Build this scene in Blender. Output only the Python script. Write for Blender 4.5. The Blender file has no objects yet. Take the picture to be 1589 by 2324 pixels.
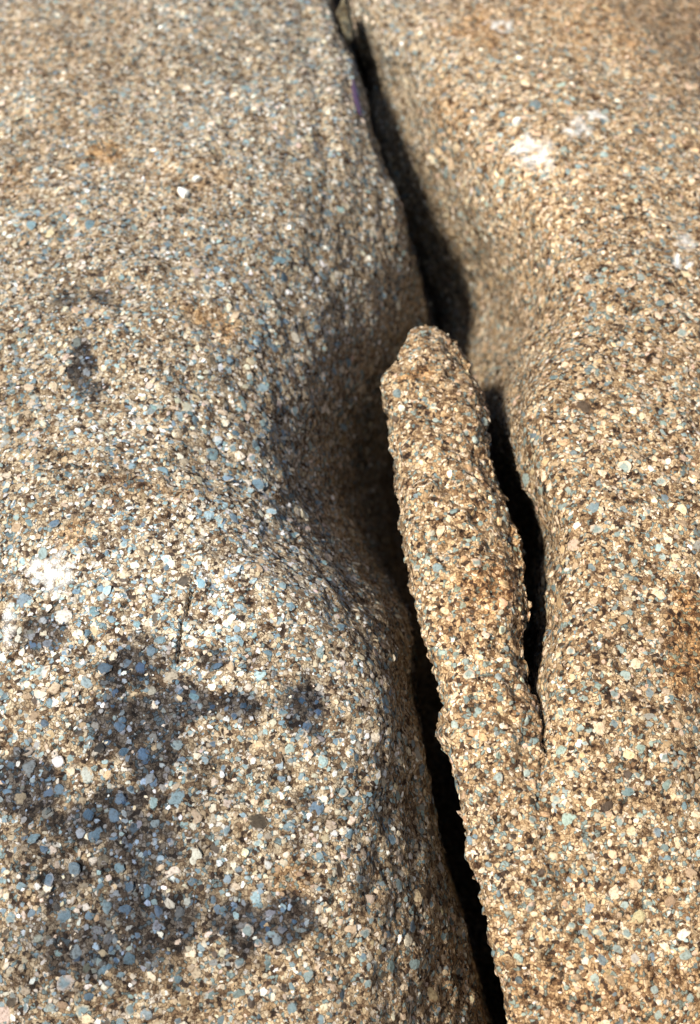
import bpy, math, random
import numpy as np
from mathutils import Vector, Matrix
random.seed(7)
RNG = np.random.default_rng(11)
R = math.radians
scene = bpy.context.scene
COL = scene.collection

# ------------------------------------------------------------------ camera, light, exposure
D = 1.30                                    # metres from the lens to the middle of the rock face
PITCH = R(25)
FWD = np.array([0.0, math.cos(PITCH), -math.sin(PITCH)])
UP = np.array([0.0, math.sin(PITCH), math.cos(PITCH)])
RIGHT = np.array([1.0, 0.0, 0.0])
MID = np.array([0.0, 0.0, 0.60])
CAM = MID - D * FWD
cd = bpy.data.cameras.new('camera')
cam = bpy.data.objects.new('camera', cd); COL.objects.link(cam)
cam.location = CAM
cam.rotation_euler = (math.pi / 2 - PITCH, 0, 0)
cd.sensor_fit = 'VERTICAL'; cd.sensor_height = 36.0
cd.lens = 36.0 * 1300 / 1024
cd.clip_start = 0.02; cd.clip_end = 500
cd.dof.use_dof = True; cd.dof.focus_distance = 1.235; cd.dof.aperture_fstop = 3.8
scene.camera = cam

SUN_EL, SUN_AZ = R(36), R(-37)              # azimuth: degrees to the right of the viewer's back
to_sun = Vector((math.sin(SUN_AZ) * math.cos(SUN_EL), -math.cos(SUN_AZ) * math.cos(SUN_EL), math.sin(SUN_EL)))
world = bpy.data.worlds.new('World'); scene.world = world; world.use_nodes = True
wn = world.node_tree.nodes; wl = world.node_tree.links
sky = wn.new('ShaderNodeTexSky'); sky.sky_type = 'NISHITA'; sky.sun_disc = False
sky.sun_elevation = SUN_EL; sky.sun_rotation = math.pi - SUN_AZ
wl.new(sky.outputs[0], wn['Background'].inputs[0]); wn['Background'].inputs[1].default_value = 0.085
sl = bpy.data.lights.new('sun', 'SUN'); sl.energy = 4.1; sl.angle = R(9.0); sl.color = (1.0, 0.94, 0.82)
so = bpy.data.objects.new('sun', sl); COL.objects.link(so)
so.rotation_euler = to_sun.to_track_quat('Z', 'Y').to_euler(); so.location = (-3, -3, 4)
scene.cycles.diffuse_bounces = 1
scene.view_settings.view_transform = 'Standard'; scene.view_settings.look = 'None'
scene.view_settings.exposure = 0.85; scene.view_settings.gamma = 1.0

# ------------------------------------------------------------------ helpers
K = 700.0 / 1589.0                          # survey units (the photo measured at 1589 wide) to millimetres
TILT = R(30)

def pt(u, v, h):
    """Survey position on the sloping face, pushed h towards the viewer, in world metres."""
    a = (np.asarray(u) * K - 350.0) / 1300.0
    b = (512.0 - np.asarray(v) * K) / 1300.0
    t0 = math.cos(TILT) / (math.cos(TILT) - math.sin(TILT) * b) * 1.3
    t = t0 - np.asarray(h) * K / 1000.0 * (t0 / 1.3)
    return CAM + t[..., None] * (FWD + a[..., None] * RIGHT + b[..., None] * UP)

def hash3(ix, iy, iz, seed):
    n = (ix * 374761393 + iy * 668265263 + iz * 2147483647 + seed * 1274126177) & 0xFFFFFFFF
    n = ((n ^ (n >> 13)) * 1274126177) & 0xFFFFFFFF
    n = ((n ^ (n >> 16)) * 2246822519) & 0xFFFFFFFF
    return ((n ^ (n >> 15)) & 0xFFFF) / 65535.0 * 2 - 1

def noise3(p, size, seed):
    q = p / size; i = np.floor(q).astype(np.int64); f = q - i; f = f * f * (3 - 2 * f)
    out = 0
    for dx in (0, 1):
        for dy in (0, 1):
            for dz in (0, 1):
                w = (f[..., 0] if dx else 1 - f[..., 0]) * (f[..., 1] if dy else 1 - f[..., 1]) * (f[..., 2] if dz else 1 - f[..., 2])
                out = out + w * hash3(i[..., 0] + dx, i[..., 1] + dy, i[..., 2] + dz, seed)
    return out

def fbm(p, size, seed, octaves=3):
    s, a = 0, 1.0
    for k in range(octaves):
        s = s + a * noise3(p + 17.3 * k, size / 2 ** k, seed + k); a *= .5
    return s

def blur(a, sig, axis):
    r = int(sig * 3) + 1; x = np.arange(-r, r + 1); k = np.exp(-.5 * (x / sig) ** 2); k /= k.sum()
    pad = [(0, 0)] * a.ndim; pad[axis] = (r, r)
    b = np.pad(a, pad, mode='edge')
    return np.apply_along_axis(lambda m: np.convolve(m, k, 'valid'), axis, b)

def new_mesh(name, verts, faces, mat, cols=None, smooth=True, skin=None):
    me = bpy.data.meshes.new(name)
    verts = np.ascontiguousarray(verts, dtype=np.float32); faces = np.ascontiguousarray(faces, dtype=np.int32)
    nf, k = faces.shape
    me.vertices.add(len(verts)); me.vertices.foreach_set('co', verts.ravel())
    me.loops.add(nf * k); me.loops.foreach_set('vertex_index', faces.ravel())
    me.polygons.add(nf); me.polygons.foreach_set('loop_start', np.arange(nf, dtype=np.int32) * k)
    me.polygons.foreach_set('loop_total', np.full(nf, k, dtype=np.int32))
    me.polygons.foreach_set('use_smooth', np.full(nf, smooth, dtype=bool))
    if cols is not None:
        ca = me.color_attributes.new('Col', 'FLOAT_COLOR', 'POINT')
        c4 = np.ones((len(verts), 4), dtype=np.float32); c4[:, :cols.shape[1]] = cols
        ca.data.foreach_set('color', c4.ravel())
    if skin is not None:                                                  # stain and painted brightness of the groundmass round a crystal
        ca = me.color_attributes.new('Skin', 'FLOAT_COLOR', 'POINT')
        c4 = np.ones((len(verts), 4), dtype=np.float32); c4[:, :3] = skin
        ca.data.foreach_set('color', c4.ravel())
    me.materials.append(mat); me.update(calc_edges=True); me.validate()
    return me

def link(name, me, parent=None):
    o = bpy.data.objects.new(name, me); COL.objects.link(o)
    if parent is not None:
        o.parent = parent; o.matrix_parent_inverse = Matrix.Translation(parent.location).inverted()
    return o

def thing(name, label, cat, loc, group=None):
    o = bpy.data.objects.new(name, None); COL.objects.link(o); o.location = loc
    o.empty_display_size = .05
    o['label'] = label; o['category'] = cat
    if group: o['group'] = group
    return o

def grid_faces(nr, nc, wrap=False):
    r = np.arange(nr - 1)[:, None]; c = np.arange(nc if wrap else nc - 1)[None, :]; c2 = (c + 1) % nc
    return np.stack([r * nc + c, (r + 1) * nc + c, (r + 1) * nc + c2, r * nc + c2], -1).reshape(-1, 4)

# ------------------------------------------------------------------ materials
def mat_new(name):
    m = bpy.data.materials.new(name); m.use_nodes = True
    return m, m.node_tree.nodes, m.node_tree.links, m.node_tree.nodes['Principled BSDF']

def ramp(nodes, stops, interp='LINEAR'):
    r = nodes.new('ShaderNodeValToRGB'); r.color_ramp.interpolation = interp
    e = r.color_ramp.elements
    while len(e) < len(stops): e.new(.5)
    for i, (p, c) in enumerate(stops): e[i].position = p; e[i].color = (*c, 1)
    return r

def mixc(nodes, links, fac, a, b, mode='MIX'):
    m = nodes.new('ShaderNodeMix'); m.data_type = 'RGBA'; m.blend_type = mode
    for s, v in ((m.inputs[0], fac), (m.inputs[6], a), (m.inputs[7], b)):
        if hasattr(v, 'links') or hasattr(v, 'is_linked'): links.new(v, s)
        elif isinstance(v, (int, float)): s.default_value = v
        else: s.default_value = (*v, 1)
    return m.outputs[2]

def groundmass(N, L, pos):
    """Fine-grained colour between the crystals: small cream, tan, grey and dark grains, and pits of dark mica."""
    wob = N.new('ShaderNodeTexNoise'); wob.inputs['Scale'].default_value = 160; wob.inputs['Detail'].default_value = 2
    L.new(pos, wob.inputs['Vector'])
    ad = N.new('ShaderNodeVectorMath'); ad.operation = 'MULTIPLY_ADD'
    L.new(wob.outputs['Color'], ad.inputs[0]); ad.inputs[1].default_value = (.007,) * 3; L.new(pos, ad.inputs[2])
    v = N.new('ShaderNodeTexVoronoi'); v.inputs['Scale'].default_value = 280; v.inputs['Randomness'].default_value = 1
    L.new(ad.outputs[0], v.inputs['Vector'])
    sep = N.new('ShaderNodeSeparateColor'); L.new(v.outputs['Color'], sep.inputs[0])
    rr = ramp(N, [(0, (.045, .03, .022)), (.09, (.19, .13, .08)), (.24, (.34, .26, .165)), (.46, (.47, .385, .265)),
                  (.70, (.56, .49, .38)), (.80, (.19, .265, .28)), (.93, (.66, .62, .55))], 'CONSTANT')
    L.new(sep.outputs[0], rr.inputs[0])
    v2 = N.new('ShaderNodeTexVoronoi'); v2.feature = 'DISTANCE_TO_EDGE'; v2.inputs['Scale'].default_value = 280
    L.new(ad.outputs[0], v2.inputs['Vector'])
    ed = ramp(N, [(0, (0, 0, 0)), (.10, (1, 1, 1))]); L.new(v2.outputs[0], ed.inputs[0])
    nb = N.new('ShaderNodeTexNoise'); nb.inputs['Scale'].default_value = 120; nb.inputs['Detail'].default_value = 3
    L.new(pos, nb.inputs['Vector'])
    hole = ramp(N, [(.44, (0, 0, 0)), (.56, (.85, .85, .85))]); L.new(nb.outputs[0], hole.inputs[0])   # margins fade where neighbouring grains are fused
    mx = N.new('ShaderNodeMath'); mx.operation = 'MAXIMUM'; L.new(ed.outputs[0], mx.inputs[0]); L.new(hole.outputs[0], mx.inputs[1])
    fine = N.new('ShaderNodeTexNoise'); fine.inputs['Scale'].default_value = 520; fine.inputs['Detail'].default_value = 4; fine.inputs['Roughness'].default_value = .7
    L.new(pos, fine.inputs['Vector'])
    fr = ramp(N, [(.34, (.40, .32, .26)), (.47, (.95, .93, .91)), (.68, (1.22, 1.2, 1.16))]); L.new(fine.outputs[0], fr.inputs[0])
    c = mixc(N, L, 1.0, rr.outputs[0], fr.outputs[0], 'MULTIPLY')
    c = mixc(N, L, mx.outputs[0], (.13, .08, .045), c)
    n2 = N.new('ShaderNodeTexNoise'); n2.inputs['Scale'].default_value = 75; n2.inputs['Detail'].default_value = 6; n2.inputs['Roughness'].default_value = .68
    L.new(pos, n2.inputs['Vector'])
    r2 = ramp(N, [(.37, (.20, .14, .10)), (.46, (.80, .74, .68)), (.64, (1.15, 1.12, 1.08))]); L.new(n2.outputs[0], r2.inputs[0])
    return mixc(N, L, 1.0, c, r2.outputs[0], 'MULTIPLY'), ed.outputs[0]

def rock_material(name):
    m, N, L, B = mat_new(name)
    pos = N.new('ShaderNodeNewGeometry').outputs['Position']
    c, edge = groundmass(N, L, pos)
    at = N.new('ShaderNodeAttribute'); at.attribute_name = 'Col'          # rgb: weathering tone, stains and painted brightness, alpha: pale crust
    c = mixc(N, L, 1.0, c, at.outputs['Color'], 'MULTIPLY')
    inv = N.new('ShaderNodeMath'); inv.operation = 'SUBTRACT'; inv.inputs[0].default_value = 1; L.new(at.outputs['Alpha'], inv.inputs[1])
    c = mixc(N, L, inv.outputs[0], c, (.78, .77, .74))
    L.new(c, B.inputs['Base Color']); B.inputs['Roughness'].default_value = .85
    B.inputs['Specular IOR Level'].default_value = .25
    bp = N.new('ShaderNodeBump'); bp.inputs['Strength'].default_value = .7; bp.inputs['Distance'].default_value = .0014
    L.new(edge, bp.inputs['Height'])
    b2 = N.new('ShaderNodeBump'); b2.inputs['Strength'].default_value = .7; b2.inputs['Distance'].default_value = .002
    n3 = N.new('ShaderNodeTexNoise'); n3.inputs['Scale'].default_value = 420; n3.inputs['Detail'].default_value = 4
    L.new(pos, n3.inputs['Vector']); L.new(n3.outputs[0], b2.inputs['Height']); L.new(bp.outputs[0], b2.inputs['Normal'])
    L.new(b2.outputs[0], B.inputs['Normal'])
    return m

def grain_material(name, rough=.6):
    """One crystal: mottled, with a ragged margin that grades into the groundmass (alpha of Col: 1 middle, 0 rim)."""
    m, N, L, B = mat_new(name)
    pos = N.new('ShaderNodeNewGeometry').outputs['Position']
    at = N.new('ShaderNodeAttribute'); at.attribute_name = 'Col'
    n = N.new('ShaderNodeTexNoise'); n.inputs['Scale'].default_value = 330; n.inputs['Detail'].default_value = 6; n.inputs['Roughness'].default_value = .7
    L.new(pos, n.inputs['Vector'])
    r = ramp(N, [(.32, (.40, .34, .29)), (.47, (.88, .86, .84)), (.7, (1.2, 1.17, 1.14))]); L.new(n.outputs[0], r.inputs[0])
    c = mixc(N, L, 1.0, at.outputs['Color'], r.outputs[0], 'MULTIPLY')
    v = N.new('ShaderNodeTexNoise'); v.inputs['Scale'].default_value = 260; v.inputs['Detail'].default_value = 4; v.inputs['Roughness'].default_value = .7
    L.new(pos, v.inputs['Vector'])
    a1 = N.new('ShaderNodeMath'); a1.operation = 'MULTIPLY_ADD'; L.new(v.outputs[0], a1.inputs[0]); a1.inputs[1].default_value = 1.9; L.new(at.outputs['Alpha'], a1.inputs[2])
    f = N.new('ShaderNodeMapRange'); f.inputs['From Min'].default_value = 1.02; f.inputs['From Max'].default_value = 1.34
    L.new(a1.outputs[0], f.inputs['Value'])
    g, edge = groundmass(N, L, pos)
    tint_in = N.new('ShaderNodeAttribute'); tint_in.attribute_name = 'Skin'
    g = mixc(N, L, 1.0, g, tint_in.outputs['Color'], 'MULTIPLY')
    c = mixc(N, L, f.outputs[0], g, c)
    L.new(c, B.inputs['Base Color']); B.inputs['Roughness'].default_value = rough
    B.inputs['Specular IOR Level'].default_value = .3
    bp = N.new('ShaderNodeBump'); bp.inputs['Strength'].default_value = .6; bp.inputs['Distance'].default_value = .0012
    L.new(n.outputs[0], bp.inputs['Height']); L.new(bp.outputs[0], B.inputs['Normal'])
    return m

M_ROCK = rock_material('granite groundmass')
M_GRAIN = grain_material('feldspar and quartz')

# ------------------------------------------------------------------ stains and painted light (survey units): u, v, ru, rv, angle, strength
LICHEN = [(260, 2060, 330, 240, -20, .42), (60, 1900, 90, 160, 0, .4), (182, 825, 32, 42, 0, .9), (200, 888, 30, 22, 0, .8), (152, 682, 34, 20, 0, .75), (228, 672, 28, 14, 0, .7), (90, 1425, 45, 40, 0, .8),
          (285, 1525, 66, 44, 10, .95), (345, 1480, 40, 40, 0, .5), (300, 1645, 105, 75, 0, .95), (335, 1725, 60, 60, 0, .95), (420, 1600, 130, 40, 0, .95),
          (540, 1598, 70, 36, 10, .95), (690, 1605, 52, 48, 30, 1.0), (710, 1655, 26, 26, 0, .9), (482, 1492, 26, 22, 0, .8), (580, 1490, 26, 20, 0, .6),
          (40, 1800, 58, 66, 0, 1.0), (230, 1850, 115, 70, -15, 1.0), (290, 1925, 80, 80, 0, .9), (150, 2010, 115, 62, -25, .95), (335, 2085, 105, 62, 20, 1.05),
          (250, 2165, 115, 52, 0, 1.0), (395, 2140, 40, 30, 0, .8), (655, 2090, 52, 48, 20, 1.0), (555, 2105, 78, 60, 0, 1.0), (150, 2260, 36, 36, 0, .7),
          (280, 1080, 60, 40, 20, .4), (500, 860, 45, 25, 30, .4), (70, 2210, 60, 50, 0, .5), (450, 2050, 70, 40, 0, .6), (110, 2130, 90, 60, 10, .7), (200, 2240, 120, 40, 0, .5), (120, 1930, 70, 40, 0, .6), (420, 1700, 60, 30, 0, .5), (60, 2000, 60, 60, 0, .5), (520, 2180, 80, 40, 0, .45)]
WHITE = [(85, 1310, 62, 36, -32, 1), (20, 1405, 12, 46, 0, 1), (1308, 295, 24, 22, 0, 1), (1358, 264, 16, 14, 0, .9), (1210, 350, 36, 30, 0, .9),
         (1242, 382, 14, 24, 20, .8), (1546, 592, 14, 12, 0, .8), (1556, 545, 14, 14, 0, .7), (1140, 54, 26, 8, 5, .9), (1175, 330, 40, 12, -30, .6)]
RUST_AND_DIM = [(700, 2260, 520, 150, 0, .3), (1330, 2260, 330, 140, 0, .35), (130, 140, 210, 150, 0, .28), (1450, 60, 200, 90, 10, .35), (235, 345, 62, 20, -22, .9), (455, 725, 80, 26, 34, .9), (1565, 1480, 46, 130, 0, .9), (650, 1990, 44, 40, 0, .7), (165, 1210, 40, 26, -40, .7),  # broad faint blobs paint dimmer light at bottom and top corners; others rust
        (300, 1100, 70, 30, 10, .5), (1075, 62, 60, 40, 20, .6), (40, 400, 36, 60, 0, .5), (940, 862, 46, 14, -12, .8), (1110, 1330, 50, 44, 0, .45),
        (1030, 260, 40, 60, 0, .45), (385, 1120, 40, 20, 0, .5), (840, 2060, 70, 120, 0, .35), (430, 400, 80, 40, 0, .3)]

LIT_PALE = [(330, 1300, 330, 220, 0, .8), (560, 1180, 160, 110, 40, .6), (480, 1420, 220, 130, 0, .7), (300, 1000, 160, 110, 0, .35), (560, 1500, 200, 60, 0, .4), (400, 250, 160, 90, 0, .3)]  # bluish-white lightening paints strong light on the face, mostly lower left

def blob_mask(items, u, v, p, sharp=1.5):
    n = fbm(p, .040, 91, 4) + .45 * fbm(p, .009, 191, 2)
    out = np.zeros(u.shape)
    for (cu, cv, ru, rv, ang, s) in items:
        c_, s_ = math.cos(R(ang)), math.sin(R(ang))
        du, dv = u - cu, v - cv
        d = np.sqrt(((du * c_ + dv * s_) / ru) ** 2 + ((-du * s_ + dv * c_) / rv) ** 2)
        out = np.maximum(out, s * np.clip((1.36 - d + .72 * n) * sharp, 0, 1))
    return out

def tint(u, v, p, grain):
    """Multiplier for the mineral colour: lichen, pale crust, rust, painted light and dimmer edges, and the broad weathering tone of the skin."""
    li, wh, ru = blob_mask(LICHEN, u, v, p), blob_mask(WHITE, u, v, p, 1.6) * np.clip(.48 + 1.2 * fbm(p, .010, 77, 2), 0, 1), blob_mask(RUST_AND_DIM, u, v, p)
    broad = fbm(p, .16, 55, 3)[..., None]
    warm = np.clip((u - 850) / 350, 0, 1)[..., None]                      # right-hand rock and spur are tawnier
    t = (1 - warm) * np.array([.94, .985, 1.05]) + warm * np.array([1.05, .985, .91])
    t = t * (1 + .14 * broad)
    li = np.minimum(li, .92)
    if grain: li = li * np.where(RNG.random(li.shape) < .20, .3, 1.0)         # some crystals shed the lichen
    t = t * (1 - li[..., None] * (1 - (np.array([.14, .23, .40]) if grain else np.array([.10, .115, .17]))))
    pa = blob_mask(LIT_PALE, u, v, p, .9) * (1 - li)                          # light painted into the skin where the face looks brightly lit
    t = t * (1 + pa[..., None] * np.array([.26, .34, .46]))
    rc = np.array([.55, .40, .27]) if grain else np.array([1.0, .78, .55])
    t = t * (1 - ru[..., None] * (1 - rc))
    return t, wh

# ------------------------------------------------------------------ crystal shapes
def ico(sub):
    import bmesh
    bm = bmesh.new(); bmesh.ops.create_icosphere(bm, subdivisions=sub, radius=1)
    v = np.array([x.co[:] for x in bm.verts]); f = np.array([[q.index for q in x.verts] for x in bm.faces]); bm.free()
    return v, f

def crystal_shape(sub, rng, angular):
    v, f = ico(sub)
    for _ in range(angular):                                              # plane cuts give cleavage faces
        n = rng.normal(size=3); n[2] *= .6; n /= np.linalg.norm(n)
        d = rng.uniform(.55, .85); e = v @ n - d
        v = v - np.where(e > 0, e, 0)[:, None] * n
    v = v * (1 + .10 * rng.normal(size=(len(v), 1)))
    v = v * np.array([1, rng.uniform(.55, .95), 1])
    keep = np.all(v[f][:, :, 2] > -.72, axis=1)                           # the buried underside is left open
    f = f[keep]; used = np.unique(f); m = -np.ones(len(v), int); m[used] = np.arange(len(used))
    return v[used], m[f]

def rim(v):
    return np.clip(1.0 - np.hypot(v[:, 0:1], v[:, 1:2] / max(.3, np.abs(v[:, 1]).max())) ** 1.5, 0, 1)

SMALL = [crystal_shape(1, RNG, 4) for _ in range(14)]
BIG = [crystal_shape(2, RNG, 7) for _ in range(8)]
PALETTE = np.array([(.62, .535, .40), (.50, .39, .26), (.40, .29, .17), (.74, .72, .65), (.14, .20, .228), (.23, .30, .30), (.06, .042, .028), (.58, .45, .345), (.32, .325, .29)])
W_L = np.array([.21, .13, .06, .13, .16, .19, .06, .06, .05]); W_R = np.array([.23, .14, .09, .08, .15, .18, .06, .15, .02])
W_L /= W_L.sum(); W_R /= W_R.sum()

def frames(nrm, rng):
    a = rng.normal(size=nrm.shape); a -= (a * nrm).sum(-1, keepdims=True) * nrm
    a /= np.linalg.norm(a, axis=-1, keepdims=True) + 1e-9
    return a, np.cross(nrm, a), nrm

def scatter(root, P, U, V, H, count, big_count, weights, proud, rng, skip=None, lit_gain=(1, 1, 1)):
    """Crystals set in the face: the 300 largest in view are parts of their own, the rest one mesh."""
    a, b, c = P[:-1, :-1], P[1:, :-1], P[:-1, 1:]
    nr = np.cross(b - a, c - a); area = np.linalg.norm(nr, axis=-1); nr = nr / (area[..., None] + 1e-12)
    mid = (P[:-1, :-1] + P[1:, 1:]) / 2
    flip = ((CAM - mid) * nr).sum(-1) < 0; nr[flip] *= -1
    facing = ((CAM - mid) * nr).sum(-1) / np.linalg.norm(CAM - mid, axis=-1)
    u, v, h = U[:-1, :-1], V[:-1, :-1], H[:-1, :-1]
    w = area * ((u > -160) & (u < 1750) & (v > -170) & (v < 2500) & (h > -1600) & (facing > -.2))
    w = (w / w.sum()).ravel()
    n = count + big_count
    pick = rng.choice(w.size, n, p=w); ri, ci = np.unravel_index(pick, area.shape)
    fr, fc = rng.random(n)[:, None], rng.random(n)[:, None]
    pos = P[ri, ci] * (1 - fr) * (1 - fc) + P[ri + 1, ci] * fr * (1 - fc) + P[ri, ci + 1] * (1 - fr) * fc + P[ri + 1, ci + 1] * fr * fc
    nm = nr[ri, ci] + .06 * rng.normal(size=(n, 3)); nm /= np.linalg.norm(nm, axis=-1, keepdims=True)
    pu, pv = u[ri, ci], v[ri, ci]
    r = np.exp(rng.normal(math.log(2.7), .52, n)); r = np.clip(r, 1.1, 6.5)                  # radius in mm
    r[:big_count] = np.clip(np.exp(rng.normal(math.log(5.4), .27, big_count)), 3.4, 10.5)
    size_field = 1 + .22 * fbm(pos, .12, 33, 2) + .24 * np.clip((pv - 900) / 1400, -.4, 1) * np.clip((900 - pu) / 600, 0, 1); r = r * size_field
    r = r / 1000
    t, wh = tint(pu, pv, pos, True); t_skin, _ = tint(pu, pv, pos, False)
    kind = rng.choice(len(PALETTE), n, p=weights)
    fade = 1 + (np.array(lit_gain) - 1) * np.clip((1900 - pv) / 500, 0, 1)[:, None]
    t = t * fade; t_skin = t_skin * fade            # colour raised on the upper spur as if more strongly lit
    base = PALETTE[kind] * (1 + .16 * rng.normal(size=(n, 1))) * (1 + .03 * rng.normal(size=(n, 3)))
    col = np.clip(base * t, .008, .85)
    whp = wh[:, None]; col = col * (1 - whp) + whp * np.array([.78, .77, .74]); t_skin = t_skin * (1 - whp) + whp * 2.0
    rust = blob_mask(RUST_AND_DIM, pu, pv, pos)  # covers the rust stains and the painted dimmer edges
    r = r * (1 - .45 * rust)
    r[(kind == 3)] *= .8
    ok = np.ones(n, bool)
    if skip is not None: ok &= ~skip(pu, pv)
    A, Bv, Nv = frames(nm, rng)
    inview = (pu > 20) & (pu < 1570) & (pv > 10) & (pv < 2310) & ok & (facing[ri, ci] > .35)
    cand = np.nonzero(inview)[0]
    dist = (pos[cand] - CAM) @ FWD
    order = cand[np.argsort(-(r[cand] / dist))]
    chosen, cells = [], {}
    for i in order:                                                       # keep the large crystals from burying each other
        key = tuple(np.floor(pos[i] / .012).astype(int)); clash = False
        for dx in (-1, 0, 1):
            for dy in (-1, 0, 1):
                for dz in (-1, 0, 1):
                    for j in cells.get((key[0] + dx, key[1] + dy, key[2] + dz), ()):
                        if np.sum((pos[i] - pos[j]) ** 2) < (.85 * (r[i] + r[j])) ** 2: clash = True
        if clash: ok[i] = False; continue
        cells.setdefault(key, []).append(i); chosen.append(i)
        if len(chosen) == 300: break
    chosen_set = np.zeros(n, bool); chosen_set[chosen] = True
    flat = proud * (.75 + .5 * rng.random(n))
    # parts
    cache = {}
    for i in chosen:
        q = (int(kind[i]), int(rng.integers(len(BIG))), tuple(np.round(col[i] / base[i].clip(.01), 1)))
        zoned = q[0] in (0, 7, 3) and rng.random() < .35
        q = q + (zoned,)
        if q not in cache:
            vv, ff = BIG[q[1]]
            cc = np.tile(col[i], (len(vv), 1))
            if zoned:                                                     # pale rim round a blue-grey core
                core = (np.hypot(vv[:, 0], vv[:, 1]) < .55) & (vv[:, 2] > 0)
                cc[core] = np.clip(PALETTE[5] * .9 * t[i], .01, .8)
            cache[q] = new_mesh('crystal', vv, ff, M_GRAIN, np.concatenate([cc, rim(vv)], 1), False, np.tile(t_skin[i], (len(vv), 1)))
        o = link('crystal', cache[q], root)
        mt = Matrix.Identity(4)
        for k, (ax, s) in enumerate(((A[i], r[i]), (Bv[i], r[i]), (Nv[i], r[i] * flat[i]))):
            for d in range(3): mt[d][k] = ax[d] * s
        pp = pos[i] - Nv[i] * r[i] * flat[i] * .15
        for d in range(3): mt[d][3] = pp[d]
        o.matrix_basis = mt
    # the rest in one mesh
    rest = np.nonzero(ok & ~chosen_set)[0]
    which = rng.integers(len(SMALL), size=len(rest))
    VV, FF, CC, SS, off = [], [], [], [], 0
    for s, (vv, ff) in enumerate(SMALL):
        ids = rest[which == s]
        if not len(ids): continue
        sc = r[ids][:, None, None]
        x = pos[ids][:, None] - (Nv[ids] * (r[ids] * flat[ids] * .15)[:, None])[:, None] + sc * (
            vv[None, :, 0:1] * A[ids][:, None] + vv[None, :, 1:2] * Bv[ids][:, None] + vv[None, :, 2:3] * flat[ids][:, None, None] * Nv[ids][:, None])
        VV.append(x.reshape(-1, 3)); CC.append(np.concatenate([np.repeat(col[ids], len(vv), 0), np.tile(rim(vv), (len(ids), 1))], 1)); SS.append(np.repeat(t_skin[ids], len(vv), 0))
        FF.append((ff[None] + off + (np.arange(len(ids)) * len(vv))[:, None, None]).reshape(-1, 3)); off += len(ids) * len(vv)
    g = link('grains', new_mesh('grains', np.concatenate(VV), np.concatenate(FF), M_GRAIN, np.concatenate(CC), False, np.concatenate(SS)), root)
    g['kind'] = 'stuff'

def surface(name, root, P, U, V, rough, seed, wrap=False, groove=None, lit_gain=(1, 1, 1)):
    """Add lumps to the smooth form, colour the skin, make the mesh; returns the lumpy points."""
    a = np.gradient(P, axis=0); b = np.gradient(P, axis=1)
    n = np.cross(a, b); n /= np.linalg.norm(n, axis=-1, keepdims=True) + 1e-12
    flip = ((CAM - P) * n).sum(-1, keepdims=True)
    if not wrap: n = np.where(flip < 0, -n, n)
    else: n = n * np.sign(np.mean(((CAM - P) * n).sum(-1)[:, P.shape[1] // 4]))
    d = .0055 * fbm(P, .07, seed, 2) + rough * .0030 * fbm(P, .016, seed + 9, 2) + rough * .0011 * noise3(P, .0045, seed + 20)
    if groove is not None: d = d - groove
    Q = P + n * d[..., None]
    t, wh = tint(U, V, Q, False); t = t * (1 + (np.array(lit_gain) - 1) * np.clip((1900 - V) / 500, 0, 1)[..., None])
    t = np.concatenate([t, 1 - wh[..., None]], -1)
    me = new_mesh(name, Q.reshape(-1, 3), grid_faces(P.shape[0], P.shape[1], wrap), M_ROCK, t.reshape(-1, 4))
    return link(name, me, root), Q

def sheet(keys, edge, edge_col, seg, vs, fine, sv=14):
    """Cross sections at a few heights -> dense, smoothed grid of survey points."""
    kv = np.array([k[0] for k in keys], float); pts = np.array([k[1] for k in keys], float)
    npt = pts.shape[1]
    U = np.stack([np.interp(vs, kv, pts[:, i, 0]) for i in range(npt)], 1)
    Hh = np.stack([np.interp(vs, kv, pts[:, i, 1]) for i in range(npt)], 1)
    U = blur(U, sv, 0); Hh = blur(Hh, sv, 0)
    for (tab, col, lo, hi) in edge:                                       # pin one column to the lip read along the cleft
        e = np.interp(vs, [x[0] for x in tab], [x[1] for x in tab])
        on = np.clip((vs - lo) / 60 + .5, 0, 1) * np.clip((hi - vs) / 60 + .5, 0, 1)
        dlt = (e - U[:, col]) * on
        wgt = np.zeros(npt); wgt[col] = 1; wgt[col + 1:] = .9
        wgt[col - 1] = .55; wgt[col - 2] = .15
        U = U + dlt[:, None] * wgt
    Hh = Hh - np.where(vs < 1250, 2.4e-4, 1.5e-4)[:, None] * (vs[:, None] - 1250) ** 2                          # the whole face bows outward
    s = np.concatenate([np.linspace(i, i + 1, seg[i], endpoint=False) for i in range(npt - 1)] + [[npt - 1.0]])
    u = np.stack([np.interp(s, np.arange(npt), U[r]) for r in range(len(vs))]); h = np.stack([np.interp(s, np.arange(npt), Hh[r]) for r in range(len(vs))])
    near = np.exp(-(np.maximum(np.abs(s - edge_col) - (.5 if edge_col % 1 else 0), 0) / .55) ** 2)[None]
    near = np.where(s > edge_col, 1.0, near)
    def mixb(x): return blur(x, 16, 1) * (1 - near) + blur(x, fine, 1) * near
    return mixb(u), np.repeat(vs[:, None], len(s), 1), mixb(h)

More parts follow.
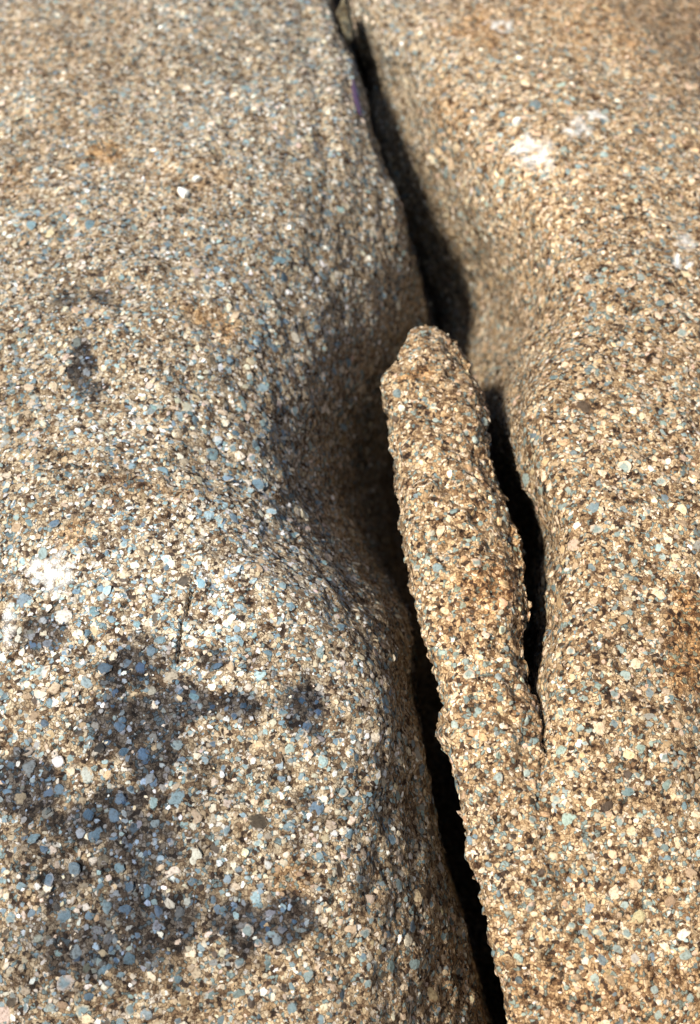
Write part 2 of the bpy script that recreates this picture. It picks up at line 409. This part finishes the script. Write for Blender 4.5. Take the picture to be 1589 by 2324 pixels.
# ------------------------------------------------------------------ ground
def ground():
    n = 80; x = np.linspace(-1, 1, n); x = np.sign(x) * np.abs(x) ** 3 * 150
    X, Y = np.meshgrid(x, x); P = np.stack([X, Y, -.65 + 0 * X], -1)
    P[..., 2] += .05 * fbm(P, 1.7, 3, 3) * np.clip(3 / (1 + np.hypot(X, Y)), .2, 1)
    m, N, L, B = mat_new('dry soil')
    t = N.new('ShaderNodeTexNoise'); t.inputs['Scale'].default_value = 9; t.inputs['Detail'].default_value = 8
    L.new(N.new('ShaderNodeTexCoord').outputs['Object'], t.inputs['Vector'])
    r = ramp(N, [(.3, (.07, .05, .03)), (.7, (.20, .15, .09))]); L.new(t.outputs[0], r.inputs[0]); L.new(r.outputs[0], B.inputs['Base Color'])
    B.inputs['Roughness'].default_value = .95
    bp = N.new('ShaderNodeBump'); bp.inputs['Distance'].default_value = .02; L.new(t.outputs[0], bp.inputs['Height']); L.new(bp.outputs[0], B.inputs['Normal'])
    o = link('ground', new_mesh('ground', P.reshape(-1, 3), grid_faces(n, n), m)); o['kind'] = 'structure'
ground()

# ------------------------------------------------------------------ left boulder
VS = np.concatenate([np.linspace(-1000, -180, 50, endpoint=False), np.linspace(-180, 2500, 560, endpoint=False), np.linspace(2500, 3000, 40)])
EDGE_L = [(-1000, 600), (-300, 690), (0, 742), (50, 756), (100, 780), (150, 797), (200, 806), (250, 825), (300, 831), (350, 846), (400, 868), (450, 891), (490, 908), (520, 915),
          (600, 931), (650, 945), (700, 955), (750, 962), (950, 900), (1100, 862), (1250, 862), (1300, 875), (1350, 897), (1400, 915), (1450, 928), (1500, 928),
          (1600, 936), (1700, 950), (1800, 966), (1900, 986), (2000, 1012), (2100, 1050), (2200, 1072), (2324, 1098), (2700, 1190), (3000, 1260)]
KL = [(-1000, [(-900, -900), (0, -560), (300, -470), (420, -470), (500, -480), (560, -500), (600, -560), (625, -900), (720, -1400)]),
      (-300, [(-900, -520), (0, -150), (350, -90), (500, -80), (600, -90), (650, -110), (690, -150), (710, -650), (800, -1400)]),
      (0, [(-900, -420), (0, -60), (350, -10), (600, -10), (680, -30), (715, -40), (745, -80), (760, -600), (850, -1400)]),
      (200, [(-900, -400), (0, -30), (350, 0), (600, -5), (700, -35), (770, -60), (806, -110), (820, -600), (910, -1400)]),
      (400, [(-900, -380), (0, -20), (350, 0), (550, -15), (700, -75), (800, -155), (868, -235), (882, -800), (980, -1900)]),
      (600, [(-900, -370), (0, -10), (300, 0), (430, -20), (628, -130), (818, -325), (930, -490), (945, -1200), (1050, -2000)]),
      (750, [(-900, -370), (0, 0), (300, 0), (420, -20), (635, -155), (812, -450), (955, -980), (980, -1500), (1080, -2100)]),
      (950, [(-900, -370), (0, 0), (300, 0), (400, -18), (612, -160), (772, -590), (900, -1450), (935, -1900), (1070, -2400)]),
      (1100, [(-900, -370), (0, 0), (300, 10), (420, -10), (605, -135), (748, -580), (862, -1500), (895, -1900), (1060, -2400)]),
      (1230, [(-900, -370), (0, 0), (300, 20), (510, 0), (660, -95), (768, -470), (862, -1400), (890, -1900), (1060, -2400)]),
      (1330, [(-900, -370), (0, 0), (300, 20), (600, 5), (740, -75), (826, -300), (890, -780), (920, -1650), (1070, -2300)]),
      (1420, [(-900, -370), (0, 0), (300, 20), (650, 10), (812, -45), (878, -190), (918, -400), (932, -1650), (1070, -2300)]),
      (1600, [(-900, -380), (0, 0), (300, 15), (650, 5), (836, -40), (898, -150), (936, -330), (946, -1650), (1090, -2300)]),
      (1800, [(-900, -390), (0, 0), (300, 10), (650, 0), (830, -62), (910, -190), (966, -380), (976, -1650), (1120, -2300)]),
      (2000, [(-900, -400), (0, 0), (300, 10), (650, -5), (835, -75), (942, -240), (1012, -440), (1022, -1650), (1170, -2300)]),
      (2324, [(-900, -430), (0, -10), (300, 0), (700, -25), (880, -115), (1000, -310), (1098, -540), (1108, -1650), (1260, -2300)]),
      (2700, [(-900, -600), (0, -120), (300, -100), (750, -120), (980, -200), (1110, -320), (1190, -500), (1210, -950), (1340, -1500)]),
      (3000, [(-900, -900), (0, -560), (300, -540), (800, -560), (1050, -600), (1180, -680), (1260, -800), (1280, -1100), (1410, -1600)])]
u, v, h = sheet(KL, [(EDGE_L, 6, -2000, 4000)], 6, [90, 80, 60, 50, 50, 50, 60, 40], VS, 3)
# shallow vertical flute beside the cleft, and a hairline crack
h = h - 16 * np.exp(-((u - (690 + .14 * v)) / 16) ** 2) * np.clip((480 - v) / 200, 0, 1) + 10 * np.exp(-((u - (735 + .14 * v)) / 22) ** 2) * np.clip((480 - v) / 200, 0, 1)
h = h - 12 * np.exp(-((v - 520 - .35 * (u - 350)) / 40) ** 2) * np.exp(-((u - 420) / 160) ** 2)
CR = [(1335, 438), (1362, 430), (1400, 420), (1440, 408), (1485, 402), (1500, 401)]
def crack_d(u, v):
    d = np.abs(u - np.interp(v, [c[0] for c in CR], [c[1] for c in CR]))
    return np.where((v > 1335) & (v < 1500), d, 99.)
gro = .011 * np.exp(-(crack_d(u, v) / 3.6) ** 2)
left = thing('granite_boulder', 'broad pale granite boulder left of the cleft, blotched with black lichen', 'boulder', (-.3, .35, -.65))
_, Q = surface('rock_face', left, pt(u, v, h), u, v, 1.0, 5, groove=gro)
scatter(left, Q, u, v, h, 34000, 7500, W_L, .10, RNG, skip=lambda a, b: crack_d(a, b) < 6.5)
LEFT = (u, v, h, Q)

# ------------------------------------------------------------------ right boulder
EDGE_R = [(-1000, 700), (-300, 790), (0, 803), (50, 801), (100, 808), (130, 818), (150, 832), (200, 842), (300, 852), (400, 888), (500, 928), (600, 968), (700, 1004), (740, 1020), (3000, 1020)]
LIP_R = [(-1000, 1172), (850, 1176), (900, 1166), (950, 1156), (1000, 1160), (1050, 1174), (1100, 1190), (1150, 1214), (1200, 1234), (1250, 1248), (1300, 1245), (1350, 1236),
         (1450, 1235), (1500, 1226), (1550, 1216), (1600, 1208), (1650, 1213), (1700, 1212), (1750, 1208), (1800, 1204), (1900, 1200), (2000, 1205), (2324, 1230), (2700, 1300), (3000, 1350)]
KR = [(-1000, [(2300, -1100), (1600, -600), (1300, -480), (1000, -470), (850, -490), (740, -520), (700, -600), (680, -850), (640, -1300)]),
      (-300, [(2300, -800), (1600, -330), (1300, -160), (1000, -110), (880, -110), (820, -130), (790, -170), (775, -450), (740, -1100)]),
      (0, [(2300, -600), (1600, -190), (1380, -60), (1050, -40), (900, -60), (830, -80), (803, -120), (785, -400), (750, -1100)]),
      (150, [(2300, -560), (1600, -140), (1380, -40), (1080, -50), (950, -120), (880, -320), (832, -620), (815, -800), (775, -1300)]),
      (300, [(2300, -480), (1600, -50), (1350, -5), (1130, -40), (1012, -190), (925, -470), (852, -650), (838, -1200), (790, -2100)]),
      (500, [(2300, -450), (1600, -25), (1400, 0), (1240, -35), (1120, -290), (1025, -660), (928, -920), (905, -1400), (855, -2100)]),
      (650, [(2300, -440), (1600, -15), (1430, 0), (1300, -40), (1200, -370), (1110, -860), (985, -1250), (960, -1700), (915, -2300)]),
      (740, [(2300, -440), (1600, -10), (1430, 0), (1290, -25), (1214, -300), (1150, -850), (1020, -1350), (990, -1700), (940, -2300)]),
      (800, [(2300, -440), (1600, -10), (1420, 5), (1265, -12), (1210, -170), (1168, -720), (1050, -1300), (1015, -1700), (950, -2300)]),
      (860, [(2300, -440), (1600, -10), (1400, 10), (1255, -3), (1200, -55), (1174, -260), (1085, -1000), (1030, -1700), (980, -2500)]),
      (920, [(2300, -440), (1600, -10), (1420, 12), (1260, 0), (1198, -55), (1164, -210), (1105, -1000), (1040, -1700), (980, -2500)]),
      (1050, [(2300, -440), (1600, -10), (1450, 15), (1290, 5), (1210, -60), (1174, -190), (1140, -1000), (1080, -1700), (980, -2500)]),
      (1250, [(2300, -440), (1600, -10), (1450, 15), (1340, 5), (1280, -55), (1248, -180), (1225, -1000), (1170, -1700), (980, -2500)]),
      (1450, [(2300, -440), (1600, -10), (1450, 15), (1340, 5), (1270, -50), (1235, -170), (1205, -1000), (1160, -1700), (980, -2500)]),
      (1600, [(2300, -440), (1600, -10), (1450, 12), (1330, 5), (1245, -40), (1208, -140), (1180, -1000), (1130, -1700), (980, -2500)]),
      (1800, [(2300, -450), (1600, -10), (1450, 8), (1350, 2), (1250, -14), (1204, -60), (1180, -600), (1150, -1500), (990, -2500)]),
      (2000, [(2300, -460), (1600, -15), (1450, 2), (1370, 0), (1280, -6), (1205, -50), (1180, -600), (1160, -1500), (1040, -2500)]),
      (2324, [(2300, -500), (1600, -30), (1450, -8), (1380, -8), (1300, -10), (1230, -50), (1210, -600), (1180, -1500), (1090, -2500)]),
      (2700, [(2300, -700), (1600, -140), (1450, -110), (1400, -110), (1360, -120), (1300, -170), (1270, -500), (1250, -800), (1220, -1300)]),
      (3000, [(2300, -1000), (1600, -580), (1480, -550), (1440, -550), (1400, -565), (1350, -620), (1320, -900), (1300, -1100), (1290, -1400)])]
u, v, h = sheet(KR, [(EDGE_R, 6, -2000, 770), (LIP_R, 5, 860, 4000)], 5.5, [80, 60, 60, 50, 45, 45, 60, 40], VS, 3, 10)
ridge = (u - 1380) - 1.05 * v + .0003 * v * v                                # rounded corner where the top right falls away
h = h - np.clip(ridge, 0, 400) * .75 * (v < 420)
right = thing('granite_boulder', 'tawny granite boulder right of the cleft with white crust patches', 'boulder', (.5, .35, -.65))
_, Q = surface('rock_face', right, pt(u, v, h), u, v, 1.0, 45)
scatter(right, Q, u, v, h, 22000, 4300, W_R, .10, RNG)
RIGHTS = (u, v, h, Q)

# ------------------------------------------------------------------ the spur wedged in the cleft
FL = [(742, 972), (748, 955), (757, 942), (770, 931), (800, 922), (830, 917), (842, 893), (850, 884), (870, 873), (900, 873), (930, 881), (960, 888), (1000, 895), (1050, 901), (1100, 910), (1150, 915),
      (1200, 920), (1250, 925), (1300, 932), (1350, 942), (1400, 958), (1450, 975), (1500, 988), (1550, 1000), (1600, 1008), (1650, 1012), (1700, 1022), (1750, 1030),
      (1800, 1045), (1850, 1055), (1900, 1062), (1950, 1075), (2000, 1090), (2050, 1100), (2100, 1112), (2150, 1122), (2200, 1135), (2250, 1145), (2324, 1160), (2700, 1240), (3000, 1300)]
FR = [(742, 978), (748, 990), (757, 1004), (770, 1020), (800, 1040), (830, 1055), (870, 1071), (900, 1085), (950, 1095), (1000, 1096), (1050, 1108), (1100, 1122), (1150, 1140), (1200, 1160),
      (1250, 1175), (1300, 1183), (1350, 1188), (1400, 1188), (1450, 1185), (1500, 1186), (1550, 1192), (1600, 1214), (1650, 1224), (1700, 1232), (1750, 1242), (1800, 1256), (1900, 1290),
      (2000, 1350), (2324, 1420), (2700, 1480), (3000, 1520)]
FH = [(742, -190), (752, -140), (770, -105), (800, -84), (832, -72), (846, -52), (870, -40), (950, -25), (1200, -5), (1500, -5), (1800, -8), (2000, -10), (2324, -18), (2700, -110), (3000, -560)]
FB = [(742, 8), (760, 30), (800, 55), (900, 78), (1200, 95), (1500, 75), (1800, 60), (2000, 50), (2324, 50), (3000, 50)]
vf = np.concatenate([np.linspace(742, 780, 20, endpoint=False), np.linspace(780, 2500, 400, endpoint=False), np.linspace(2500, 3000, 30)])
ip = lambda t: np.interp(vf, [x[0] for x in t], [x[1] for x in t])
FH = [(a, b - (2.4e-4 if a < 1250 else 1.5e-4) * (a - 1250) ** 2) for a, b in FH]
jag = lambda sd: (blur(np.random.default_rng(sd).normal(size=len(vf)) ** 3, 2.2, 0) * 1.0 + blur(np.random.default_rng(sd + 1).normal(size=len(vf)), 9, 0) * 5) * np.clip((vf - 760) / 60, 0, 1)
fl, fr_, fh, fb = blur(ip(FL), 1.2, 0) + jag(5), blur(ip(FR), 1.5, 0) + jag(8), blur(ip(FH), 2, 0), blur(ip(FB), 4, 0)
NT = 190
th = np.linspace(0, 2 * math.pi, NT, endpoint=False)
cs, sn = np.cos(th), np.sin(th)
ex = 2 / 2.4
sx = np.sign(cs) * np.abs(cs) ** ex; sy = np.sign(sn) * np.abs(sn) ** ex
cu, hw = (fl + fr_) / 2, (fr_ - fl) / 2
u = cu[:, None] + hw[:, None] * sx[None]
dep = np.where(sn > 0, 1.0, 10.0)
h = (fh - fb)[:, None] + fb[:, None] * sy[None] * dep[None]
h = h - 26 * np.clip(sx, 0, 1)[None] ** 3 * (sn > 0)[None] + 3 * np.clip(-sx, 0, 1)[None] * (sn > 0)[None]
v = np.repeat(vf[:, None], NT, 1)
# the tip slopes back on its left side behind a small ledge
spur = thing('granite_spur', 'slender rough granite spur standing in the cleft between the two boulders', 'rock', (.08, .3, -.65))
o, Q = surface('rock_face', spur, pt(u, v, h), u, v, 1.7, 70, wrap=True, lit_gain=(1.22, 1.12, 1.0))  # colour gain brightens the spur in place of stronger sun
scatter(spur, Q, u, v, h, 6500, 700, W_R, .34, RNG, lit_gain=(1.22, 1.12, 1.0))

# ------------------------------------------------------------------ small things
def on_surface(S, uu, vv):
    u_, v_, h_, Q_ = S
    d = (u_ - uu) ** 2 + (v_ - vv) ** 2 + np.where(h_ < -500, 1e6, 0)
    i, j = np.unravel_index(np.argmin(d), d.shape)
    a = Q_[min(i + 4, Q_.shape[0] - 1), j] - Q_[i - 4, j]; b = Q_[i, min(j + 4, Q_.shape[1] - 1)] - Q_[i, j - 4]
    n = np.cross(a, b); n /= np.linalg.norm(n)
    if (CAM - Q_[i, j]) @ n < 0: n = -n
    return Q_[i, j], n

M_WHITE = grain_material('white quartz', .4)
def chip(S, uu, vv, outline, thick, label, group):
    """A flat flake lying on the rock: outline in survey units round its middle."""
    p, n = on_surface(S, uu, vv); p = p + n * .0034                      # rests on the crystals that stand proud
    ax = RIGHT - (RIGHT @ n) * n; ax /= np.linalg.norm(ax); ay = np.cross(n, ax)
    k = len(outline); vv_, ff = [], []
    for (sc, z) in ((1.0, -.003), (1.0, thick * .5), (.72, thick), (.3, thick * 1.15)):
        for (x, y) in outline:
            vv_.append(p + n * z + (ax * x + ay * -y) * K / 1000 * 1.55 * sc)
    vv_.append(p + n * thick * 1.15); vv_.append(p - n * .001)
    for r_ in range(3):
        for i in range(k):
            j = (i + 1) % k; a, b, c, d = r_ * k + i, r_ * k + j, (r_ + 1) * k + j, (r_ + 1) * k + i
            ff += [(a, b, c), (a, c, d)]
    for i in range(k): ff += [(3 * k + i, 3 * k + (i + 1) % k, 4 * k), ((i + 1) % k, i, 4 * k + 1)]
    org = np.array(p)
    me = new_mesh('white_chip', np.array(vv_) - org, np.array(ff), M_WHITE, np.tile([.85, .88, .84], (len(vv_), 1)), False)
    o = link('white_chip', me); o.location = org
    o['label'] = label; o['category'] = 'stone chip'; o['group'] = group
G = 'white chips lying on the boulders'
chip(LEFT, 415, 436, [(-11, -7), (-4, -9), (4, -6), (11, -2), (9, 5), (2, 11), (-5, 6)], .004, 'larger blunt white chip lying on the upper left boulder', G)
chip(LEFT, 445, 407, [(-9, 3), (-5, -3), (2, -6), (9, -4), (5, 1), (-1, 4)], .003, 'narrow white chip just above the blunt one on the left boulder', G)
chip(RIGHTS, 1176, 279, [(-9, 4), (-7, -3), (0, -7), (9, -5), (6, 2), (0, 7)], .004, 'lone white chip on the right boulder above its white crust', G)

def lump(name, label, cat, c, ax, ay, az, seed, cols, n_sub=4):
    import bmesh
    v_, f_ = ico(n_sub); rng = np.random.default_rng(seed)
    for _ in range(9):
        n = rng.normal(size=3); n /= np.linalg.norm(n); e = v_ @ n - rng.uniform(.6, .9); v_ = v_ - np.where(e > 0, e, 0)[:, None] * n
    x = v_[:, 0:1] * ax + v_[:, 1:2] * ay + v_[:, 2:3] * az
    nn = v_ / np.linalg.norm(v_, axis=1, keepdims=True)
    x = x + (nn[:, :1] * ax + nn[:, 1:2] * ay + nn[:, 2:] * az) * (.14 * fbm(x + c, .012, seed, 3))[:, None]
    o = link(name, new_mesh(name, x, f_, M_ROCK, np.tile(cols, (len(x), 1)))); o.location = c
    o['label'] = label; o['category'] = cat
    return o
bow = lambda vv: (2.4e-4 if vv < 1250 else 1.5e-4) * (vv - 1250) ** 2
q = lambda uu, vv, hh: pt(np.array(float(uu)), np.array(float(vv)), np.array(float(hh - bow(vv))))
c = q(781, 52, -190)
lump('wedged_stone', 'small dark stone jammed in the top of the cleft', 'stone', c, RIGHT * .0125, FWD * .03, UP * .040 - RIGHT * .006, 4, (.5, .56, .56))
# thin flake caught on the left lip
pts_l = [(800, 178), (803, 200), (808, 225), (815, 252), (819, 264)]
vv_, ff = [], []
for i, (a, b) in enumerate(pts_l):
    wdt = (3.5, 6.5, 6.5, 5, 1.5)[i]
    for (du, hh) in ((-wdt, -118), (wdt * .2, -96), (wdt, -104), (wdt * .6, -130)): vv_.append(q(a + du, b, hh))
for i in range(len(pts_l) - 1):
    for j in range(4):
        k = (j + 1) % 4; ff += [(i * 4 + j, i * 4 + k, i * 4 + 4 + k), (i * 4 + j, i * 4 + 4 + k, i * 4 + 4 + j)]
ff += [(0, 2, 1), (0, 3, 2), (16, 17, 18), (16, 18, 19)]
M_FLAKE = grain_material('purple slaty flake', .5)
org = q(808, 222, -110)
o = link('stone_flake', new_mesh('stone_flake', np.array(vv_) - org, np.array(ff), M_FLAKE, np.tile([.07, .045, .10], (len(vv_), 1)), False)); o.location = org
o['label'] = 'thin purplish stone flake caught on the left lip of the cleft'; o['category'] = 'stone flake'
